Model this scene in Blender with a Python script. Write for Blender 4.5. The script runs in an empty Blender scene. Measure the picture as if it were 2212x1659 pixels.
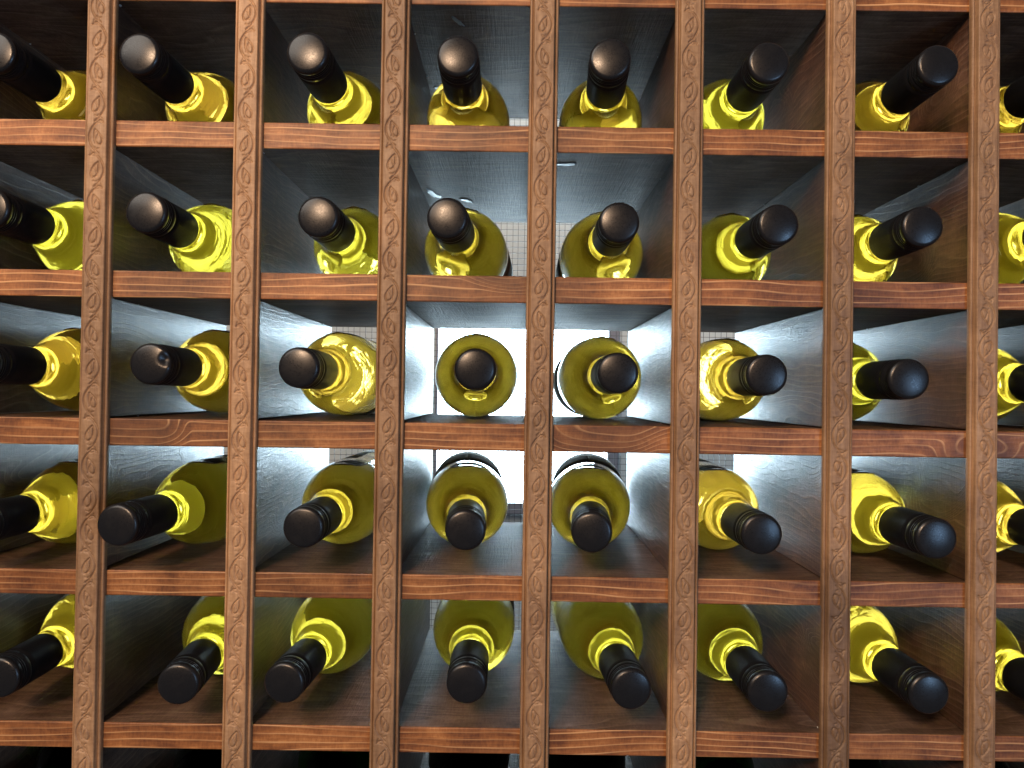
import bpy, bmesh, math, random
import numpy as np
from mathutils import Vector, Matrix

random.seed(7)
S = bpy.context.scene
COL = S.collection
MM = 0.001

# ------------------------------------------------------------------ camera
D = 590.0
yaw, pitch, roll = -0.00183, 0.01216, 0.01467
cy, sy, cp, sp, cr, sr = math.cos(yaw), math.sin(yaw), math.cos(pitch), math.sin(pitch), math.cos(roll), math.sin(roll)
fwd = Vector((sy*cp, cy*cp, sp)); rgt = Vector((cy, -sy, 0)); up = rgt.cross(fwd)
r2 = rgt*cr + up*sr; u2 = -rgt*sr + up*cr
camd = bpy.data.cameras.new('camera')
cam = bpy.data.objects.new('camera', camd); COL.objects.link(cam)
camd.sensor_width = 36; camd.lens = 36*1700/2212
camd.clip_start = 0.01; camd.clip_end = 50
m = Matrix((r2, u2, -fwd)).transposed().to_4x4(); m.translation = Vector((0, -D*MM, 0))
cam.matrix_world = m
S.camera = cam

# ------------------------------------------------------------------ light
wd = bpy.data.worlds.new("World"); S.world = wd; wd.use_nodes = True
bg = wd.node_tree.nodes['Background']
bg.inputs[0].default_value = (0.80, 0.86, 1.0, 1); bg.inputs[1].default_value = 0.12

def area(name, loc, target, sx, sy_, power, color):
    l = bpy.data.lights.new(name, 'AREA'); l.shape = 'RECTANGLE'; l.size = sx; l.size_y = sy_
    l.energy = power; l.color = color
    o = bpy.data.objects.new(name, l); COL.objects.link(o); o.location = loc
    o.rotation_euler = (Vector(target)-Vector(loc)).to_track_quat('-Z', 'Y').to_euler()
    return o
area('room_lamp', (-0.48, -1.75, 0.78), (0, 0, 0), 0.26, 0.24, 32, (1.0, 0.66, 0.42))
area('room_fill', (-1.5, -1.7, 1.7), (0, 0, -0.1), 1.5, 1.5, 40, (1.0, 0.90, 0.80))
area('side_window', (1.25, -1.75, -0.15), (0.2, 0, 0), 0.34, 0.5, 9, (0.36, 0.62, 1.0))
area('back_room_light', (0.0, 0.62, 1.15), (0.0, 1.42, -0.1), 1.4, 0.4, 6, (0.80, 0.92, 1.0))

S.view_settings.view_transform = 'Standard'; S.view_settings.look = 'None'
S.view_settings.exposure = 0.0; S.view_settings.gamma = 1.0
cyc = S.cycles
cyc.volume_bounces = 3; cyc.max_bounces = 22; cyc.transmission_bounces = 16; cyc.glossy_bounces = 5; cyc.diffuse_bounces = 7
cyc.transparent_max_bounces = 12; cyc.caustics_refractive = True; cyc.caustics_reflective = False
cyc.blur_glossy = 0.6; cyc.sample_clamp_indirect = 8.0; cyc.use_denoising = True

# ------------------------------------------------------------------ materials
class NT:
    def __init__(s, name):
        s.m = bpy.data.materials.new(name); s.m.use_nodes = True
        s.t = s.m.node_tree; s.t.nodes.clear()
        s.out = s.n('ShaderNodeOutputMaterial')
    def n(s, t, **k):
        o = s.t.nodes.new(t)
        for a, b in k.items(): setattr(o, a, b)
        return o
    def l(s, a, b): s.t.links.new(a, b)
    def put(s, sock, v):
        if isinstance(v, bpy.types.NodeSocket): s.l(v, sock)
        else: sock.default_value = v
    def math(s, op, a, b=None, c=None, clamp=False):
        o = s.n('ShaderNodeMath', operation=op); o.use_clamp = clamp
        s.put(o.inputs[0], a)
        if b is not None: s.put(o.inputs[1], b)
        if c is not None: s.put(o.inputs[2], c)
        return o.outputs[0]
    def vmath(s, op, a, b):
        o = s.n('ShaderNodeVectorMath', operation=op); s.put(o.inputs[0], a); s.put(o.inputs[1], b); return o.outputs[0]
    def noise(s, vec, scale=1, detail=3, rough=.5, dist=0):
        o = s.n('ShaderNodeTexNoise'); s.l(vec, o.inputs['Vector'])
        o.inputs['Scale'].default_value = scale; o.inputs['Detail'].default_value = detail
        o.inputs['Roughness'].default_value = rough; o.inputs['Distortion'].default_value = dist
        return o.outputs[0]
    def rng(s, v, a, b, c, d, kind='LINEAR'):
        o = s.n('ShaderNodeMapRange', interpolation_type=kind)
        s.l(v, o.inputs[0])
        for i, x in enumerate((a, b, c, d)): o.inputs[i+1].default_value = x
        return o.outputs[0]
    def mix(s, f, a, b, mode='MIX'):
        o = s.n('ShaderNodeMix', data_type='RGBA', blend_type=mode)
        s.put(o.inputs[0], f); s.put(o.inputs[6], a); s.put(o.inputs[7], b); return o.outputs[2]

def c4(*a): return (a[0], a[1], a[2], 1)

def wood(name, axis, light, mid, dark, line, ring=4.2, rough=.45, line_amt=.6, bump=.25, saw=0.0, blotch=.6, warpa=9.0, kinky=1.4, coat=0.0, knot=2.6, spec=.5):
    """axis: index of the object axis the grain follows; ring spacing in millimetres"""
    w = NT(name)
    tc = w.n('ShaderNodeTexCoord'); oi = w.n('ShaderNodeObjectInfo')
    p = w.vmath('SCALE', tc.outputs['Object'], (0, 0, 0)); p.node.inputs['Scale'].default_value = 1000.0
    off = w.n('ShaderNodeCombineXYZ')
    rr = oi.outputs['Random']
    w.l(w.math('MULTIPLY', rr, 3971.0), off.inputs[0]); w.l(w.math('MULTIPLY', w.math('FRACT', w.math('MULTIPLY', rr, 37.7)), 2811.0), off.inputs[1])
    w.l(w.math('MULTIPLY', w.math('FRACT', w.math('MULTIPLY', rr, 91.3)), 1733.0), off.inputs[2])
    p = w.vmath('ADD', p, off.outputs[0])
    def stretched(al, ac):
        v = [ac, ac, ac]; v[axis] = al
        return w.vmath('MULTIPLY', p, tuple(v))
    # across-the-grain coordinate: heart of the tree off to one side of the board
    sx = w.n('ShaderNodeSeparateXYZ'); w.l(p, sx.inputs[0])
    others = [i for i in range(3) if i != axis]
    a0, a1 = sx.outputs[others[0]], sx.outputs[others[1]]
    acr = w.math('ADD', w.math('MULTIPLY', a0, 0.55), w.math('MULTIPLY', a1, 0.83))
    warp = w.noise(stretched(.0045, .02), 1, 2, .5)
    warp2 = w.noise(stretched(.018, .05), 1, 1, .5)
    kn = w.noise(stretched(.009, .016), 1, 0, .5)
    kn = w.rng(kn, .66, .80, 0, 1, 'SMOOTHSTEP')
    s_ = w.math('ADD', w.math('DIVIDE', acr, ring), w.math('MULTIPLY', warp, warpa))
    s_ = w.math('ADD', s_, w.math('MULTIPLY', warp2, kinky))
    s_ = w.math('ADD', s_, w.math('MULTIPLY', kn, knot))
    fr = w.math('FRACT', s_)
    ln = w.rng(fr, .76, .94, 0, 1, 'SMOOTHSTEP')
    ln = w.math('MULTIPLY', ln, w.rng(w.noise(stretched(.012, .09), 1, 2), .35, .62, .25, 1))
    late = w.rng(fr, .0, .8, 0, 1)
    fib = w.noise(stretched(.05, 1.6), 1, 4, .65)
    fib2 = w.noise(stretched(.35, 2.6), 1, 3, .6)
    bl = w.noise(stretched(.035, .06), 1, 4, .6, .4)
    tick = w.noise(w.vmath('MULTIPLY', p, tuple([.55 if i == axis else .16 for i in range(3)])), 1, 3, .7)
    t = w.math('ADD', w.math('MULTIPLY', w.rng(fib, .3, .7, 0, 1), .32), w.math('MULTIPLY', late, .22))
    t = w.math('ADD', t, w.math('MULTIPLY', w.rng(bl, .32, .68, 0, 1), blotch*.62))
    t = w.math('ADD', t, w.math('MULTIPLY', w.rng(tick, .35, .65, 0, 1), .2))
    ramp = w.n('ShaderNodeValToRGB'); w.l(t, ramp.inputs[0])
    e = ramp.color_ramp.elements; e[0].position = .18; e[0].color = c4(*light); e[1].position = .98; e[1].color = c4(*dark)
    k = ramp.color_ramp.elements.new(.5); k.color = c4(*mid)
    col = w.mix(w.math('MULTIPLY', ln, line_amt), ramp.outputs[0], c4(*line))
    col = w.mix(w.math('MULTIPLY', kn, .45), col, c4(*[x*.35 for x in dark]))
    tone = w.math('MULTIPLY', w.rng(oi.outputs['Random'], 0, 1, .78, 1.12), w.rng(w.noise(stretched(.0075, .004), 1, 2, .5), .32, .68, .72, 1.22))
    hsv = w.n('ShaderNodeHueSaturation'); w.l(col, hsv.inputs['Color']); w.l(tone, hsv.inputs['Value'])
    col = hsv.outputs[0]
    b = w.n('ShaderNodeBsdfPrincipled'); w.l(col, b.inputs['Base Color'])
    w.l(w.rng(fib, .3, .7, rough-.07, rough+.10), b.inputs['Roughness'])
    b.inputs['Specular IOR Level'].default_value = spec
    b.inputs['Coat Weight'].default_value = coat; b.inputs['Coat Roughness'].default_value = .3
    h = w.math('ADD', w.math('MULTIPLY', fib, .6), w.math('MULTIPLY', fib2, .35))
    h = w.math('ADD', h, w.math('MULTIPLY', ln, .35))
    if saw:
        sw = w.noise(w.vmath('MULTIPLY', p, tuple([.75 if i == axis else .03 for i in range(3)])), 1, 2, .5)
        h = w.math('ADD', h, w.math('MULTIPLY', sw, saw))
    bp = w.n('ShaderNodeBump'); bp.inputs['Strength'].default_value = bump; bp.inputs['Distance'].default_value = .0008
    w.l(h, bp.inputs['Height']); w.l(bp.outputs[0], b.inputs['Normal'])
    w.l(b.outputs[0], w.out.inputs[0])
    return w.m

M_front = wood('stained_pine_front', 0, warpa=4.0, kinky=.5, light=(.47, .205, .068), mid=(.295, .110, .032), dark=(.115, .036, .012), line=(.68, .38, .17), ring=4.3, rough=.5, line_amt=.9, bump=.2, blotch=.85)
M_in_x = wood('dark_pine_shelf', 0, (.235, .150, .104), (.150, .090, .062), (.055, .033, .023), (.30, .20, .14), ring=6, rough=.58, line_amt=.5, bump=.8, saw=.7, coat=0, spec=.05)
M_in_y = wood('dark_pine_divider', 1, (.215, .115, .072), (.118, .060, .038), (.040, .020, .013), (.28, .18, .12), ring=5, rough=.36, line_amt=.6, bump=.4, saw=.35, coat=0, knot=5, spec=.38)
M_trim = wood('carved_trim_wood', 2, (.45, .275, .150), (.345, .200, .102), (.19, .098, .047), (.52, .32, .18), ring=3.2, rough=.55, line_amt=.16, bump=.16, blotch=.5)

def principled(name, col, rough=.5, metal=0, **k):
    w = NT(name); b = w.n('ShaderNodeBsdfPrincipled')
    b.inputs['Base Color'].default_value = c4(*col); b.inputs['Roughness'].default_value = rough; b.inputs['Metallic'].default_value = metal
    for a, v in k.items(): b.inputs[a.replace('_', ' ')].default_value = v
    w.l(b.outputs[0], w.out.inputs[0]); return w, b

def cap_mat():
    w, b = principled('black_satin_cap', (.012, .012, .014), .36, 0.0)
    b.inputs['Specular IOR Level'].default_value = .42
    tc = w.n('ShaderNodeTexCoord'); oi = w.n('ShaderNodeObjectInfo')
    v = w.vmath('ADD', tc.outputs['Object'], w.vmath('MULTIPLY', oi.outputs['Location'], (9, 7, 5)))
    n = w.noise(v, 900, 3, .6); n2 = w.noise(v, 110, 3, .6)
    # pressed end is satin, the long skirt is a duller lacquer
    sp = w.n('ShaderNodeSeparateXYZ'); w.l(tc.outputs['Object'], sp.inputs[0])
    side = w.rng(sp.outputs[1], .0022, .0040, 0, 1, 'SMOOTHSTEP')
    ro = w.math('ADD', w.rng(n, .3, .7, .25, .34), w.rng(n2, .4, .7, -.01, .03))
    w.l(w.math('ADD', ro, w.math('MULTIPLY', side, .14)), b.inputs['Roughness'])
    w.l(w.rng(side, 0, 1, .42, .16), b.inputs['Specular IOR Level'])
    w.l(w.mix(w.rng(n2, .5, .75, 0, .25), c4(.007, .007, .008), c4(.016, .015, .015)), b.inputs['Base Color'])
    bp = w.n('ShaderNodeBump'); bp.inputs['Strength'].default_value = .05; bp.inputs['Distance'].default_value = .0004
    w.l(n, bp.inputs['Height']); w.l(bp.outputs[0], b.inputs['Normal'])
    return w.m
M_cap = cap_mat()

def glass(name, tint, vcol, dens, rough=.02, ior=1.35, haze=0):
    w = NT(name)
    g = w.n('ShaderNodeBsdfPrincipled')
    g.inputs['Base Color'].default_value = c4(*tint); g.inputs['Roughness'].default_value = rough
    g.inputs['IOR'].default_value = ior; g.inputs['Transmission Weight'].default_value = 1
    tc = w.n('ShaderNodeTexCoord'); oi = w.n('ShaderNodeObjectInfo')
    v = w.vmath('ADD', tc.outputs['Object'], w.vmath('MULTIPLY', oi.outputs['Location'], (5, 3, 7)))
    n = w.noise(v, 40, 3, .5, .6)
    bp = w.n('ShaderNodeBump'); bp.inputs['Strength'].default_value = .5; bp.inputs['Distance'].default_value = .0012
    w.l(n, bp.inputs['Height']); w.l(bp.outputs[0], g.inputs['Normal'])
    # stippled, scuffed glass at the foot of the bottle, clear glass elsewhere
    sp = w.n('ShaderNodeSeparateXYZ'); w.l(tc.outputs['Object'], sp.inputs[0])
    w.l(w.rng(sp.outputs[1], .262, .276, rough, .75, 'SMOOTHSTEP'), g.inputs['Roughness'])
    w.l(g.outputs[0], w.out.inputs[0])
    a = w.n('ShaderNodeVolumeAbsorption'); a.inputs['Color'].default_value = c4(*vcol); a.inputs['Density'].default_value = dens
    if haze:
        sc = w.n('ShaderNodeVolumeScatter'); sc.inputs['Color'].default_value = c4(1, .93, .2); sc.inputs['Density'].default_value = haze; sc.inputs['Anisotropy'].default_value = .82
        ad = w.n('ShaderNodeAddShader'); w.l(a.outputs[0], ad.inputs[0]); w.l(sc.outputs[0], ad.inputs[1]); w.l(ad.outputs[0], w.out.inputs['Volume'])
    else: w.l(a.outputs[0], w.out.inputs['Volume'])
    return w.m
M_wine = glass('white_wine_in_glass', (.97, .97, .91), (.98, .83, .01), 13.5, .04, haze=2.2)
M_gold = glass('golden_wine_in_glass', (.97, .97, .90), (.99, .795, .01), 13.0, .04, haze=2.2)
M_pale = glass('greenish_wine_in_glass', (.96, .98, .91), (.96, .85, .01), 13.5, .04, haze=2.4)
M_green = glass('dark_green_glass', (.25, .5, .2), (.15, .45, .08), 60.0)

def label_mat():
    w = NT('paper_label')
    d = w.n('ShaderNodeBsdfDiffuse'); t = w.n('ShaderNodeBsdfTranslucent'); mx = w.n('ShaderNodeMixShader')
    tc = w.n('ShaderNodeTexCoord'); n = w.noise(tc.outputs['Object'], 38, 5, .6, 1.2)
    c = w.mix(w.rng(n, .38, .6, 0, 1), c4(.66, .66, .63), c4(.94, .95, .94))
    w.l(c, d.inputs[0]); w.l(c, t.inputs[0]); mx.inputs[0].default_value = .3
    w.l(d.outputs[0], mx.inputs[1]); w.l(t.outputs[0], mx.inputs[2]); w.l(mx.outputs[0], w.out.inputs[0])
    return w.m
M_label = label_mat()
M_wire = principled('dull_wire', (.05, .05, .055), .5, .6)[0].m
def emis(name, col, st):
    w = NT(name); e = w.n('ShaderNodeEmission'); e.inputs[0].default_value = c4(*col); e.inputs[1].default_value = st
    w.l(e.outputs[0], w.out.inputs[0]); return w.m
M_pane = emis('daylit_pane', (.64, .86, 1.0), 36.0)
M_frame = principled('weathered_frame', (.22, .22, .25), .6)[0].m
def wall_mat():
    w, b = principled('pale_plaster', (.62, .66, .64), .8)
    tc = w.n('ShaderNodeTexCoord'); n = w.noise(tc.outputs['Object'], 3.0, 5, .6)
    w.l(w.mix(w.rng(n, .35, .65, 0, 1), c4(.50, .54, .54), c4(.70, .74, .71)), b.inputs['Base Color'])
    return w.m
M_wall = wall_mat()
M_fleck = principled('dried_glue', (.75, .78, .78), .4)[0].m

# ------------------------------------------------------------------ helpers
def link(name, me, mat, parent=None, loc=(0, 0, 0)):
    o = bpy.data.objects.new(name, me); COL.objects.link(o)
    if mat is not None:
        for mm_ in (mat if isinstance(mat, (list, tuple)) else [mat]):
            me.materials.append(mm_)
    o.parent = parent; o.location = loc
    return o
def tag(o, label, cat=None, group=None, kind=None):
    if label: o['label'] = label
    if cat: o['category'] = cat
    if group: o['group'] = group
    if kind: o['kind'] = kind
def empty(name, loc, label, cat, group=None):
    o = bpy.data.objects.new(name, None); COL.objects.link(o); o.location = loc; o.empty_display_size = .02
    tag(o, label, cat, group); return o
def box_mesh(name, x0, x1, y0, y1, z0, z1, bevel=.6, front_slot=False, segs=2):
    bm = bmesh.new(); bmesh.ops.create_cube(bm, size=1)
    for v in bm.verts:
        v.co = Vector(((x0+x1)/2+v.co.x*(x1-x0), (y0+y1)/2+v.co.y*(y1-y0), (z0+z1)/2+v.co.z*(z1-z0)))*MM
    if bevel: bmesh.ops.bevel(bm, geom=bm.edges[:], offset=bevel*MM, segments=segs, affect='EDGES', profile=.5)
    bm.normal_update()
    if front_slot:
        for f in bm.faces:
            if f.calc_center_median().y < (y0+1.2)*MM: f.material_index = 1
    me = bpy.data.meshes.new(name); bm.to_mesh(me); bm.free()
    return me

# ------------------------------------------------------------------ rack
posts = [-424.4, -312.9, -201.7, -92.1, 19.3, 128.5, 242.0, 349.9, 461.4]
shelf = [(312.0, 292.6), (201.7, 181.8), (88.2, 68.1), (-22.9, -43.2), (-136.3, -155.1), (-249.8, -268.8), (-362.6, -382.0)]
DEP = 245.0
rack = empty('wine_rack', (0, 0, 0), 'brown stained wooden wine rack of square cells with leaf carved uprights', 'wine rack')
xl, xr = posts[0]-10.5, posts[-1]+10.5
for i, (zt, zb) in enumerate(shelf):
    # the front edge is slightly wavy: cut in many segments along the length
    zc = (zt+zb)/2
    bm = bmesh.new()
    me = box_mesh('shelf_board', xl, xr, 0, DEP, zb-zc, zt-zc, .9, True)
    o = link('shelf_board', me, [M_in_x, M_front], rack, (0, 0, zc*MM))
for r in range(6):
    ztop = shelf[r][1]; zbot = shelf[r+1][0]; h = ztop-zbot
    me = box_mesh('divider_board', -7.5, 7.5, 1.0, DEP-1, -h/2+.9, h/2-.15, .5)
    me.materials.append(M_in_y)
    for j, x in enumerate(posts):
        o = link('divider_board', me, None, rack, (x*MM, 0, (ztop+zbot)/2*MM))
        o.location.x += random.uniform(-.5, .5)*MM

# carved trim: real relief, one repeat of the vine tiled along the length
PER = 49.0
def smin(a, lo, hi): return np.clip((a-lo)/(hi-lo), 0, 1)
def seg_dist(X, Z, pts):
    d = np.full(X.shape, 1e9)
    for (x0, z0), (x1, z1) in zip(pts[:-1], pts[1:]):
        vx, vz = x1-x0, z1-z0; L = vx*vx+vz*vz+1e-9
        t = np.clip(((X-x0)*vx+(Z-z0)*vz)/L, 0, 1)
        d = np.minimum(d, np.hypot(X-x0-t*vx, Z-z0-t*vz))
    return d
def leaf_pts(cx, cz, L, Wd, ang, n=16):
    # pointed leaf: stalk end round, tip sharp
    out = []
    for k in range(2*n+1):
        t = k/n if k <= n else 2-k/n
        s = 1 if k <= n else -1
        y = (t-.5)*L; x = s*Wd/2*math.sin(math.pi*t**.72)**.9*(1 if 0 < t < 1 else 0)
        out.append((cx+x*math.cos(ang)-y*math.sin(ang), cz+x*math.sin(ang)+y*math.cos(ang)))
    return out
def trim_height(X, Z):
    zz = np.mod(Z, PER)
    H = np.zeros(X.shape)
    groove = np.zeros(X.shape)
    for sh in (-PER, 0, PER):
        Zs = zz+sh
        for half in (0, 1):
            sg = 1 if half == 0 else -1
            z0 = half*PER/2
            # C-shaped stem bowing to one side, hooked at its end
            pts = []
            for k in range(15):
                t = k/14
                pts.append((sg*(-2.6+8.3*math.sin(math.pi*(t*.93+.03))**.85), z0-1.5+t*(PER/2+.5)))
            e = pts[-1]; pts += [(e[0]-sg*2.2, e[1]-.3), (e[0]-sg*3.4, e[1]-1.6)]
            d = seg_dist(X, Zs, pts)
            groove = np.maximum(groove, np.exp(-(d/.60)**2))
            lp = leaf_pts(-sg*.6, z0+11.0, 12.2, 5.2, sg*(-.34))
            d = seg_dist(X, Zs, lp)
            groove = np.maximum(groove, .95*np.exp(-(d/.48)**2))
            c_, s_ = math.cos(sg*-.34), -math.sin(sg*-.34)
            mid = [(-sg*.6+5.2*s_, z0+11-5.2*c_), (-sg*.6+.4*sg, z0+11), (-sg*.6-3.2*s_, z0+11+3.2*c_)]
            d2 = seg_dist(X, Zs, mid)
            groove = np.maximum(groove, .7*np.exp(-(d2/.42)**2))
            dc = np.hypot((X+sg*.6)/2.7, (Zs-z0-11.0)/5.6)
            H += .55*np.exp(-dc**4)
            # curled tendrils by the joints
            tn = [(sg*.2, z0+21.0), (-sg*2.4, z0+21.6), (-sg*4.2, z0+23.4), (-sg*3.6, z0+25.2)]
            groove = np.maximum(groove, .65*np.exp(-(seg_dist(X, Zs, tn)/.42)**2))
            tn = [(sg*1.4, z0+3.4), (sg*.2, z0+1.8), (-sg*1.9, z0+2.6)]
            groove = np.maximum(groove, .65*np.exp(-(seg_dist(X, Zs, tn)/.42)**2))
    return H, groove
def trim_mesh():
    # profile across: (x, depth proud of the shelf fronts)
    outer = [(-10.75, 0.0), (-10.75, 2.6), (-10.5, 3.6), (-9.9, 4.3), (-9.1, 4.3), (-8.6, 3.5), (-8.2, 2.9), (-7.8, 3.1), (-7.7, 6.0), (-7.4, 6.9)]
    inner = np.linspace(-6.9, 6.9, 34)
    xs = [a for a, _ in outer]+list(inner)+[-a for a, _ in outer[::-1]]
    hs = [b for _, b in outer]+[7.3]*len(inner)+[b for _, b in outer[::-1]]
    nz = int(round(PER/.5)); zs1 = np.arange(nz)*PER/nz
    X, Z = np.meshgrid(np.array(xs), zs1)
    H, G = trim_height(X, Z)
    rs = np.random.RandomState(3)
    base = np.array(hs)[None, :]
    edge = np.clip((6.95-np.abs(X))/.8, 0, 1)
    carve = edge*(H*.6-1.3*G)
    n_rep = 16; rows = []
    Y1 = base+carve
    for k in range(n_rep):
        rows.append(Y1)
    Y = np.vstack(rows)
    Zf = (np.arange(Y.shape[0])*PER/nz)-n_rep*PER/2
    # each repeat is worn a little differently
    wob = rs.normal(0, 1, (Y.shape[0]//6+3, 8))
    yy = np.linspace(0, wob.shape[0]-1.01, Y.shape[0]); xx = np.linspace(0, 6.99, len(xs))
    i0 = yy.astype(int); j0 = xx.astype(int); fy = (yy-i0)[:, None]; fx = (xx-j0)[None, :]
    W_ = wob[i0][:, j0]*(1-fy)*(1-fx)+wob[i0+1][:, j0]*fy*(1-fx)+wob[i0][:, j0+1]*(1-fy)*fx+wob[i0+1][:, j0+1]*fy*fx
    mask = np.array([1.0 if abs(a) < 7 else .25 for a in xs])[None, :]
    Y = Y+W_*.10*mask*(base > 1)
    nr, nc = Y.shape
    co = np.zeros((nr, nc, 3)); co[..., 0] = np.array(xs)[None, :]; co[..., 1] = -Y; co[..., 2] = Zf[:, None]
    co[..., 0] += (rs.normal(0, .06, (nr, 1)))*0
    idx = np.arange(nr*nc).reshape(nr, nc)
    q = np.stack([idx[:-1, :-1], idx[:-1, 1:], idx[1:, 1:], idx[1:, :-1]], -1).reshape(-1, 4)
    # back face and end caps
    back = [idx[0, 0], idx[-1, 0], idx[-1, -1], idx[0, -1]]
    faces = q.tolist()+[back, idx[0, ::-1].tolist(), idx[-1, :].tolist()]
    me = bpy.data.meshes.new('carved_trim'); me.from_pydata((co.reshape(-1, 3)*MM).tolist(), [], faces)
    me.polygons.foreach_set('use_smooth', [True]*len(q)+[False]*3)
    me.update(); return me
tm = trim_mesh(); tm.materials.append(M_trim)
tm.validate()
lean = [0, -.35, -.5, .2, .3, .1, -.4, .2, 0]
for j, x in enumerate(posts):
    o = link('carved_trim', tm, None, rack, (x*MM, -.05*MM, (-38+[3, -7, 14, 2, -16, 9, 21, -11, 5][j])*MM))
    if j in (6, 7): o.rotation_euler = (0, math.pi, 0)
    if j in (0, 4): o.scale = (-1, 1, 1)

# wire netting stapled to the back (6 mm squares)
def wire_mesh():
    V = []; F = []
    def rod(p, q, r):
        p = Vector(p); q = Vector(q); d = (q-p).normalized(); a = d.orthogonal().normalized(); b = d.cross(a)
        k = len(V)
        for e in (p, q):
            for i in range(4):
                t = i*math.pi/2; V.append((e+a*r*math.cos(t)+b*r*math.sin(t))*MM)
        for i in range(4): F.append((k+i, k+(i+1) % 4, k+4+(i+1) % 4, k+4+i))
    x0, x1, z0, z1 = xl, xr, -380, 310
    n = int((x1-x0)/6.35)
    for i in range(n+1):
        x = x0+i*6.35; w = random.uniform(-.35, .35)
        xs = [x+w+random.uniform(-.25, .25) for _ in range(9)]
        for k in range(8):
            rod((xs[k], 267+.35, z0+(z1-z0)*k/8), (xs[k+1], 267+.35, z0+(z1-z0)*(k+1)/8), .29)
    n = int((z1-z0)/6.35)
    for i in range(n+1):
        z = z0+i*6.35; zs = [z+random.uniform(-.25, .25) for _ in range(9)]
        for k in range(8):
            rod((x0+(x1-x0)*k/8, 267-.35, zs[k]), (x0+(x1-x0)*(k+1)/8, 267-.35, zs[k+1]), .29)
    me = bpy.data.meshes.new('wire_netting'); me.from_pydata(V, [], F); me.update(); return me
o = link('wire_netting', wire_mesh(), M_wire, rack); tag(o, None, kind='stuff')
# battens that hold the netting
for (x0, x1, z0, z1) in ((xl, xl+14, -382, 312), (xr-14, xr, -382, 312)):
    me = box_mesh('batten', x0, x1, DEP+.2, 266, z0, z1, .5)
    link('batten', me, M_in_x, rack)

# flecks of dried glue along the joints
def flecks():
    bm = bmesh.new()
    def blob(x, y, z, s):
        k = bmesh.ops.create_icosphere(bm, subdivisions=1, radius=s*MM)
        q = Matrix.Rotation(random.uniform(0, 6), 4, 'Y') @ Matrix.Diagonal((1, random.uniform(.8, 2.2), random.uniform(.4, .8), 1))
        for v in k['verts']:
            v.co = q @ v.co + Vector((x, y, z))*MM + Vector([random.uniform(-.25, .25)*s*MM for _ in range(3)])
    for r in range(6):
        for j, px in enumerate(posts):
            for side in (-1, 1):
                for _ in range(random.choice((0, 1, 1, 2))):
                    x = px+side*7.6; z = random.choice((shelf[r][1]-.3, shelf[r][1]-.4, shelf[r+1][0]+.5))
                    blob(x+side*random.uniform(0, .6), random.uniform(3, 220), z, random.uniform(.35, .95))
    me = bpy.data.meshes.new('glue_flecks'); bm.to_mesh(me); bm.free(); return me
o = link('glue_flecks', flecks(), M_fleck, rack); tag(o, None, kind='stuff')

# torn, glossy patches under two shelves (the wood has been chipped and the glue shows)
def chip(name, pts, z):
    bm = bmesh.new()
    vs = [bm.verts.new(Vector((x, y, z-.05))*MM) for x, y in pts]
    top = [bm.verts.new(Vector((x, y, z-.45-random.uniform(0, .25)))*MM) for x, y in
           [((sum(p[0] for p in pts)/len(pts))*.15+x*.85, (sum(p[1] for p in pts)/len(pts))*.15+y*.85) for x, y in pts]]
    n = len(pts)
    for i in range(n): bm.faces.new((vs[i], vs[(i+1) % n], top[(i+1) % n], top[i]))
    bm.faces.new(top); bm.normal_update(); bmesh.ops.recalc_face_normals(bm, faces=bm.faces[:])
    me = bpy.data.meshes.new(name); bm.to_mesh(me); bm.free(); return me
def jag(cx, cy_, rx, ry, n=14, sk=0.0):
    out = []
    for k in range(n):
        t = 2*math.pi*k/n; q = random.uniform(.6, 1.15)
        y = ry*math.sin(t)*q
        out.append((cx+rx*math.cos(t)*q+sk*y, cy_+y))
    return out

M_torn = principled('torn_glossy_fibre', (.15, .16, .17), .4)[0].m
for (x, y, z, rx, ry, sk) in ((-76, 128, 181.8, 5, 17, .25), (-47, 150, 181.8, 4, 8, .6), (38, 30, 181.8, 10, 5, -.8),
                              (-76, 168, 292.6, 4, 15, .2), (-48, 26, 292.6, 3, 9, .4)):
    link('torn_patch', chip('torn_patch', jag(x, y, rx, ry, 16, sk), z), M_torn, rack)
# ------------------------------------------------------------------ bottles
def revolve(name, prof, segs=64, smooth=True, extra=None):
    V = []; F = []
    ring = []
    for (t, r) in prof:
        if r < 1e-6: ring.append([len(V)]); V.append((0, t*MM, 0))
        else:
            ring.append(list(range(len(V), len(V)+segs)))
            for i in range(segs):
                a = 2*math.pi*i/segs; V.append((r*MM*math.cos(a), t*MM, r*MM*math.sin(a)))
    for A, B_ in zip(ring[:-1], ring[1:]):
        if len(A) == 1:
            for i in range(segs): F.append((A[0], B_[(i+1) % segs], B_[i]))
        elif len(B_) == 1:
            for i in range(segs): F.append((A[i], A[(i+1) % segs], B_[0]))
        else:
            for i in range(segs): F.append((A[i], A[(i+1) % segs], B_[(i+1) % segs], B_[i]))
    if extra: extra(V, F)
    me = bpy.data.meshes.new(name); me.from_pydata(V, [], F)
    bm = bmesh.new(); bm.from_mesh(me)
    bm.to_mesh(me); bm.free()
    me.polygons.foreach_set('use_smooth', [smooth]*len(me.polygons)); me.update(); return me
def catmull(p, n=5):
    out = []
    for i in range(len(p)-1):
        a = p[max(i-1, 0)]; b = p[i]; c = p[i+1]; d = p[min(i+2, len(p)-1)]
        for k in range(n):
            t = k/n
            out.append(tuple(.5*(2*b[j]+(c[j]-a[j])*t+(2*a[j]-5*b[j]+4*c[j]-d[j])*t*t+(3*b[j]-a[j]-3*c[j]+d[j])*t**3) for j in (0, 1)))
    out.append(p[-1]); return out
RB = 37.0
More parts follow.
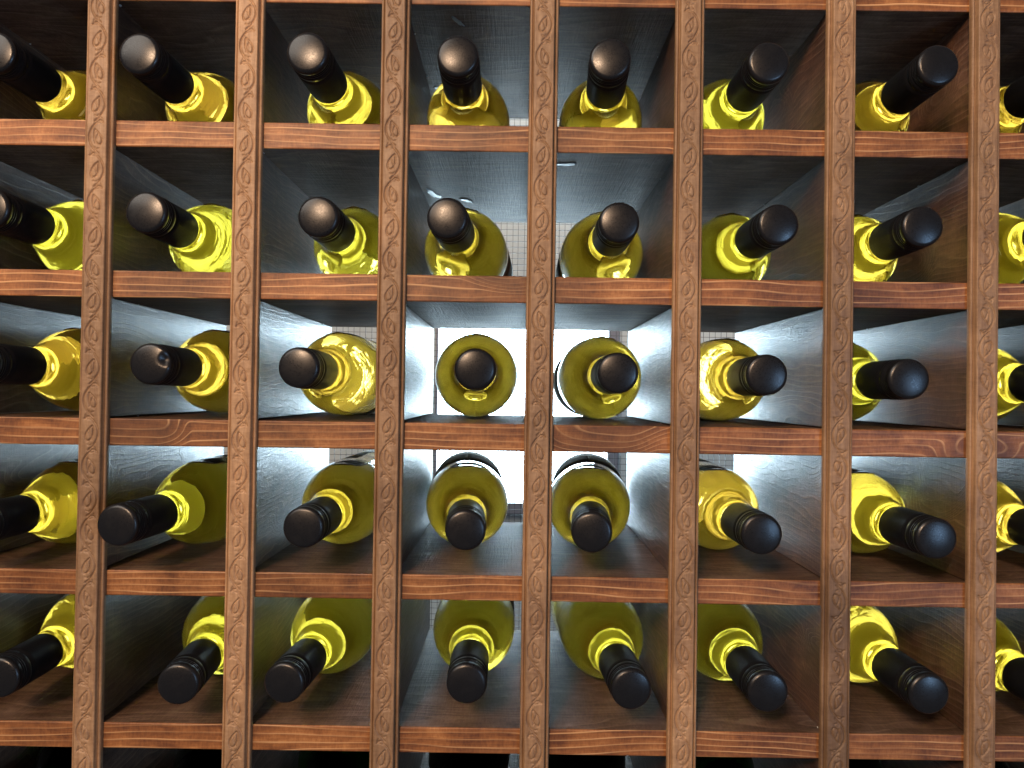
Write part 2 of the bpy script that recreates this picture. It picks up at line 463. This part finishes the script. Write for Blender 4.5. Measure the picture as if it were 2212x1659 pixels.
body_prof = [(52, 0.0), (52, 12.0), (53, 13.6)]+catmull([(57, 14.0), (65, 14.9), (73, 16.5), (81, 18.8), (89, 22.0), (98, 26.3), (108, 30.6), (119, 33.9), (131, 35.9), (143, 36.8), (155, RB), (180, RB)], 4)+\
    [(215, RB), (250, RB), (275, RB), (281, 36.6), (285.5, 35.2), (288, 33.0), (288.8, 31.0), (287.8, 29.0), (283, 26.5), (274, 22.5), (264, 17.5), (255, 11.5), (250, 6.0), (248.5, 0.0)]
def bubble(V, F):
    # sealed air space lying along the top of the wine; its normals face the air inside
    lev = 32.0; r = 35.7; n = 22; sg = 16
    half = math.acos(lev/r)
    rows = []
    for k in range(n+1):
        u = k/n; t = 119+u*112
        g = math.sqrt(max(0, 1-(2*u-1)**6)); g = max(g, .02)
        h = half*g
        row = []
        for i in range(sg+1):        # arc under the glass
            a = math.pi/2+h-2*h*i/sg
            row.append((r*math.cos(a), r*math.sin(a)-(0 if g > .99 else 0)))
        zl = r*math.sin(math.pi/2+h)
        for i in range(1, sg):       # flat wine level, drawn up at the rim
            x = r*math.cos(math.pi/2-h)*(1-2*i/sg)
            row.append((x, zl-.5*math.sin(math.pi*i/sg)*g))
        rows.append([len(V)+q for q in range(len(row))])
        for (x, z) in row: V.append((x*MM, t*MM, z*MM))
    m_ = len(rows[0])
    for A, B_ in zip(rows[:-1], rows[1:]):
        for i in range(m_): F.append((A[i], B_[i], B_[(i+1) % m_], A[(i+1) % m_]))
    F.append(tuple(rows[0])); F.append(tuple(rows[-1][::-1]))
def orient(me, flip_inner=True):
    """outer shell normals out, bubble normals towards its inside"""
    bm = bmesh.new(); bm.from_mesh(me); bm.faces.ensure_lookup_table()
    seen = set(); comps = []
    for f in bm.faces:
        if f.index in seen: continue
        st = [f]; seen.add(f.index); c = []
        while st:
            g = st.pop(); c.append(g)
            for e in g.edges:
                for q in e.link_faces:
                    if q.index not in seen: seen.add(q.index); st.append(q)
        comps.append(c)
    comps.sort(key=lambda c: -len(c))
    bmesh.ops.recalc_face_normals(bm, faces=comps[0])
    for c in comps[1:]:
        bmesh.ops.recalc_face_normals(bm, faces=c)
        bmesh.ops.reverse_faces(bm, faces=c)
    bm.to_mesh(me); bm.free()
me_body = revolve('wine_filled_glass', body_prof, 72, True, bubble); orient(me_body)
me_body.materials.append(M_wine)
me_gold = me_body.copy(); me_gold.materials.clear(); me_gold.materials.append(M_gold)
me_pale = me_body.copy(); me_pale.materials.clear(); me_pale.materials.append(M_pale)
me_green = me_body.copy(); me_green.materials.clear(); me_green.materials.append(M_green)
cap_prof = [(0, 0)]+[(1.25*(r/12.9)**2.3, r) for r in (2, 4, 6, 8, 9.5, 10.8, 12.0, 12.9)]+[(1.6, 13.5), (2.15, 14.2), (2.8, 14.65), (4.2, 14.8), (6.8, 14.8), (7.1, 14.35), (7.7, 14.35), (8.0, 14.8), (9.0, 14.85), (9.3, 14.35), (9.9, 14.35), (10.2, 14.85),
    (11.4, 14.9), (11.7, 14.4), (12.4, 14.4), (12.8, 14.95), (15.0, 15.1), (17.2, 15.05), (17.6, 14.55), (18.5, 14.5), (19.0, 15.0), (24, 15.05), (40, 15.05), (58.5, 15.05), (59.6, 14.9), (60, 14.7), (60, 13.0), (59.6, 12.9)]
def cap_mesh():
    me = revolve('screw_cap', cap_prof, 64)
    # harden the small rolled grooves
    me.materials.append(M_cap); bm = bmesh.new(); bm.from_mesh(me); bmesh.ops.recalc_face_normals(bm, faces=bm.faces[:])
    c = bm.faces[:]; 
    bm.to_mesh(me); bm.free()
    return me
me_cap = cap_mesh()
# check outwardness of the cap: its front face must look to -Y
if me_cap.polygons[0].normal.y > 0: me_cap.flip_normals()
me_capd = me_cap.copy()       # the cap with a small dent in its rim
for v in me_capd.vertices:
    d = (v.co-Vector((.0118, .001, .0035))).length
    if d < .0065: v.co += Vector((-.0016, .0024, -.0003))*(1-d/.0065)**1.3
def label_mesh(gap, t0=158):
    V = []; F = []; n = 56; a0, a1 = math.radians(-180+gap/2), math.radians(180-gap/2)
    ts = [t0, 200, 230, 268]; r0, r1 = RB-.12, RB+.18   # glued on: no air behind the paper
    for r in (r0, r1):
        for t in ts:
            for i in range(n+1):
                a = a0+(a1-a0)*i/n; V.append((r*MM*math.sin(a), t*MM, r*MM*math.cos(a)))
    L = (n+1); K = L*len(ts)
    for k in range(len(ts)-1):
        for i in range(n):
            q = (k*L+i, k*L+i+1, (k+1)*L+i+1, (k+1)*L+i)
            F.append(tuple(x+K for x in q)); F.append(q[::-1])
    for k in (0, len(ts)-1):
        for i in range(n):
            q = (k*L+i, k*L+i+1, K+k*L+i+1, K+k*L+i); F.append(q if k == 0 else q[::-1])
    for k in range(len(ts)-1):
        for i in (0, n):
            q = (k*L+i, (k+1)*L+i, K+(k+1)*L+i, K+k*L+i); F.append(q if i == n else q[::-1])
    me = bpy.data.meshes.new('label'); me.from_pydata(V, [], F)
    me.polygons.foreach_set('use_smooth', [True]*len(F)); me.materials.append(M_label); me.update(); return me
me_labels = [label_mesh(g, t) for g, t in ((0.0, 158), (70, 168), (110, 186), (150, 176))]

B = {(1,0):(-375.5,-31.4,0.35,1.1), (1,1):(-271.7,-31.9,1.46,1.3), (1,2):(-149.9,-36.6,1.48,1.6), (1,3):(-43.0,-35.6,-0.13,1.2), (1,4):(65.4,-34.3,3.36,1.1), (1,5):(179.2,-32.3,-0.05,1.0), (1,6):(300.7,-31.3,0.88,1.2), (1,7):(399.7,-28.0,0.00,0.0),
 (2,0):(-375.6,-34.1,-0.85,2.0), (2,1):(-265.3,-29.7,-0.04,1.5), (2,2):(-142.5,-26.6,0.37,0.7), (2,3):(-49.4,-28.7,2.17,0.6), (2,4):(74.9,-22.8,1.05,0.4), (2,5):(190.3,-23.4,-0.57,0.0), (2,6):(294.4,-23.7,1.89,0.0), (2,7):(408.0,-39.7,-0.25,2.5),
 (3,0):(-380.9,-34.0,0.44,2.9), (3,1):(-260.2,-29.2,-0.28,3.9), (3,2):(-154.0,-28.8,0.50,2.8), (3,3):(-27.3,-29.2,-2.38,3.6), (3,4):(75.1,-25.7,0.79,2.3), (3,5):(182.2,-25.9,1.65,2.5), (3,6):(285.3,-23.8,1.56,1.0), (3,7):(405.0,-28.0,0.00,0.0),
 (4,0):(-381.2,-38.4,0.57,0.0), (4,1):(-277.0,-38.8,3.71,3.3), (4,2):(-149.8,-24.6,0.58,1.1), (4,3):(-32.8,-24.9,-2.92,1.0), (4,4):(57.8,-24.2,4.62,0.7), (4,5):(180.4,-24.1,0.18,1.0), (4,6):(303.7,-28.3,0.34,0.4), (4,7):(405.0,-28.0,0.00,0.0),
 (5,0):(-371.9,-16.4,-1.08,0.4), (5,1):(-237.9,-23.6,-5.42,0.0), (5,2):(-163.2,-19.6,2.63,1.1), (5,3):(-31.0,-15.5,-0.59,1.1), (5,4):(88.6,-20.8,-2.77,0.9), (5,5):(187.1,-20.6,-0.25,0.5), (5,6):(303.5,-20.7,-0.68,0.7), (5,7):(395.2,-39.0,-0.15,0.0)}
for c_ in range(8):
    B[(6, c_)] = ((posts[c_]+posts[c_+1])/2+random.uniform(-7, 7), -20+random.uniform(-6, 6), random.uniform(-1, 1), 0)

ROW = {1: 'top row', 2: 'second row', 3: 'middle row', 4: 'fourth row', 5: 'fifth row', 6: 'dark strip under lowest shelf'}
CELL = ['cell cut by left edge'] + [k+' cell from left' for k in ('second', 'third', 'fourth', 'fifth', 'sixth', 'seventh')] + ['cell cut by right edge']
LOOK = {(1, 1): 'wine bottle with dull grey cap face', (1, 2): 'wine bottle with coppery glint on its cap', (1, 3): 'upright looking wine bottle with bronze lit cap',
        (2, 1): 'wine bottle with small copper glint on its cap', (2, 2): 'wine bottle with copper glint atop its cap', (2, 3): 'wine bottle with bronze cap near left cell wall',
        (3, 1): 'wine bottle with a dent in its cap rim', (3, 3): 'head on wine bottle against the white window', (3, 4): 'wine bottle facing front before bright window',
        (4, 1): 'wine bottle whose cap overlaps a carved post', (4, 3): 'wine bottle pointing down, pale label behind', (4, 4): 'wine bottle angled left with label rim behind',
        (5, 1): 'wine bottle leaning towards the right cell wall', (5, 4): 'wine bottle with neck slanting to lower right', (2, 5): 'wine bottle with bright yellow shoulder below tilted looking cap', (3, 5): 'wine bottle one cell right of the glaring window'}
GOLD = {(1, 0), (1, 1), (1, 3), (3, 0), (3, 1), (3, 2), (3, 5), (4, 5), (1, 7), (4, 7), (1, 6)}
PALE = {(1, 5), (2, 0), (2, 1), (2, 2), (2, 5), (4, 1), (5, 1), (5, 2), (5, 3), (5, 4), (5, 5), (3, 6)}
LAB = {(3, 3): 0, (3, 4): 0, (4, 3): 0, (4, 4): 0, (2, 3): 0, (2, 4): 0}
def add_bottle(r, c_, p):
    x, y, yw, dz = p
    zf = shelf[r][0]
    green = r == 6
    look = LOOK.get((r, c_), 'dark green bottle' if green else 'black capped bottle of yellow wine')
    t = bpy.data.objects.new('wine_bottle', None); COL.objects.link(t); t.empty_display_size = .02
    tag(t, '%s, %s, %s' % (look, ROW[r], CELL[c_]), 'wine bottle', 'dark green bottles below the lowest shelf' if green else 'white wine bottles lying in the rack')
    a = math.radians(yw); dzz = max(0, dz-.5)
    pit = -math.atan(dzz/290)
    # origin: axis point at cap face; bottle rests on its heel (and belly when level)
    rot = Matrix.Rotation(-a, 4, 'Z') @ Matrix.Rotation(pit, 4, 'X')
    t.matrix_world = Matrix.Translation(Vector((x, y, zf+RB+.1+dzz))*MM) @ rot
    g = link('glass_body', me_green if green else (me_gold if (r, c_) in GOLD else me_pale if (r, c_) in PALE else me_body), None, t)
    k = link('screw_cap', me_capd if (r, c_) == (3, 1) else me_cap, None, t); 
    if (r, c_) != (3, 1): k.rotation_euler = (0, random.uniform(0, 6.28), 0)
    l = link('label', me_labels[LAB.get((r, c_), (1 if c_ in (3, 4) else (2, 3, 1, 3, 2, 1, 3)[(r*5+c_*3) % 7]))], None, t); l.rotation_euler = (0, random.uniform(-3.1, 3.1) if (r, c_) not in LAB else math.pi, 0)
    return t
for (r, c_), p in sorted(B.items()): add_bottle(r, c_, p)

# ------------------------------------------------------------------ room behind the rack
YW = 1400.0
wx0, wx1, wz0, wz1 = -190, 238, -272, 190
bm = bmesh.new()
def addbox(bm, x0, x1, y0, y1, z0, z1):
    k = bmesh.ops.create_cube(bm, size=1)
    for v in k['verts']:
        v.co = Vector(((x0+x1)/2+v.co.x*(x1-x0), (y0+y1)/2+v.co.y*(y1-y0), (z0+z1)/2+v.co.z*(z1-z0)))*MM
addbox(bm, -2200, wx0-8, YW, YW+80, -1300, 1500); addbox(bm, wx1+28, 2200, YW, YW+80, -1300, 1500)
addbox(bm, wx0-8, wx1+28, YW, YW+80, wz1+28, 1500); addbox(bm, wx0-8, wx1+28, YW, YW+80, -1300, wz0-28)
me = bpy.data.meshes.new('back_wall'); bm.to_mesh(me); bm.free()
o = link('back_wall', me, M_wall); tag(o, 'pale grey plaster wall seen through the wire netting behind the rack', kind='structure')
win = empty('window', (0, YW*MM, 0), 'bright daylit window glaring white behind the middle cells', 'window')
def wpart(name, x0, x1, y0, y1, z0, z1, mat, bev=1.5):
    return link(name, box_mesh(name, x0, x1, y0, y1, z0, z1, bev), mat, win)
wpart('frame', wx0-7, wx0, -12, 50, wz0-27, wz1+27, M_frame)
wpart('frame', wx1, wx1+27, -12, 50, wz0-27, wz1+27, M_frame)
wpart('frame', wx0+.2, wx1-.2, -12, 50, wz1, wz1+27, M_frame)
wpart('sill', wx0+.2, wx1-.2, -30, 50, wz0-27, wz0, M_frame)
wpart('pane', wx0+.2, wx1-.2, 30, 34, wz0+.2, wz1-.2, M_pane, 0)

bm = bmesh.new(); addbox(bm, -2200, 2200, 420, YW-.5, -860, -800)  # floor added, coloured nearly black so the gaps under the lowest shelf go dark
me = bpy.data.meshes.new('floor'); bm.to_mesh(me); bm.free()
o = link('floor', me, principled('darkening_floor', (.012, .011, .010), .8)[0].m); tag(o, 'near black floor added behind the rack to darken the lowest gaps', kind='structure')
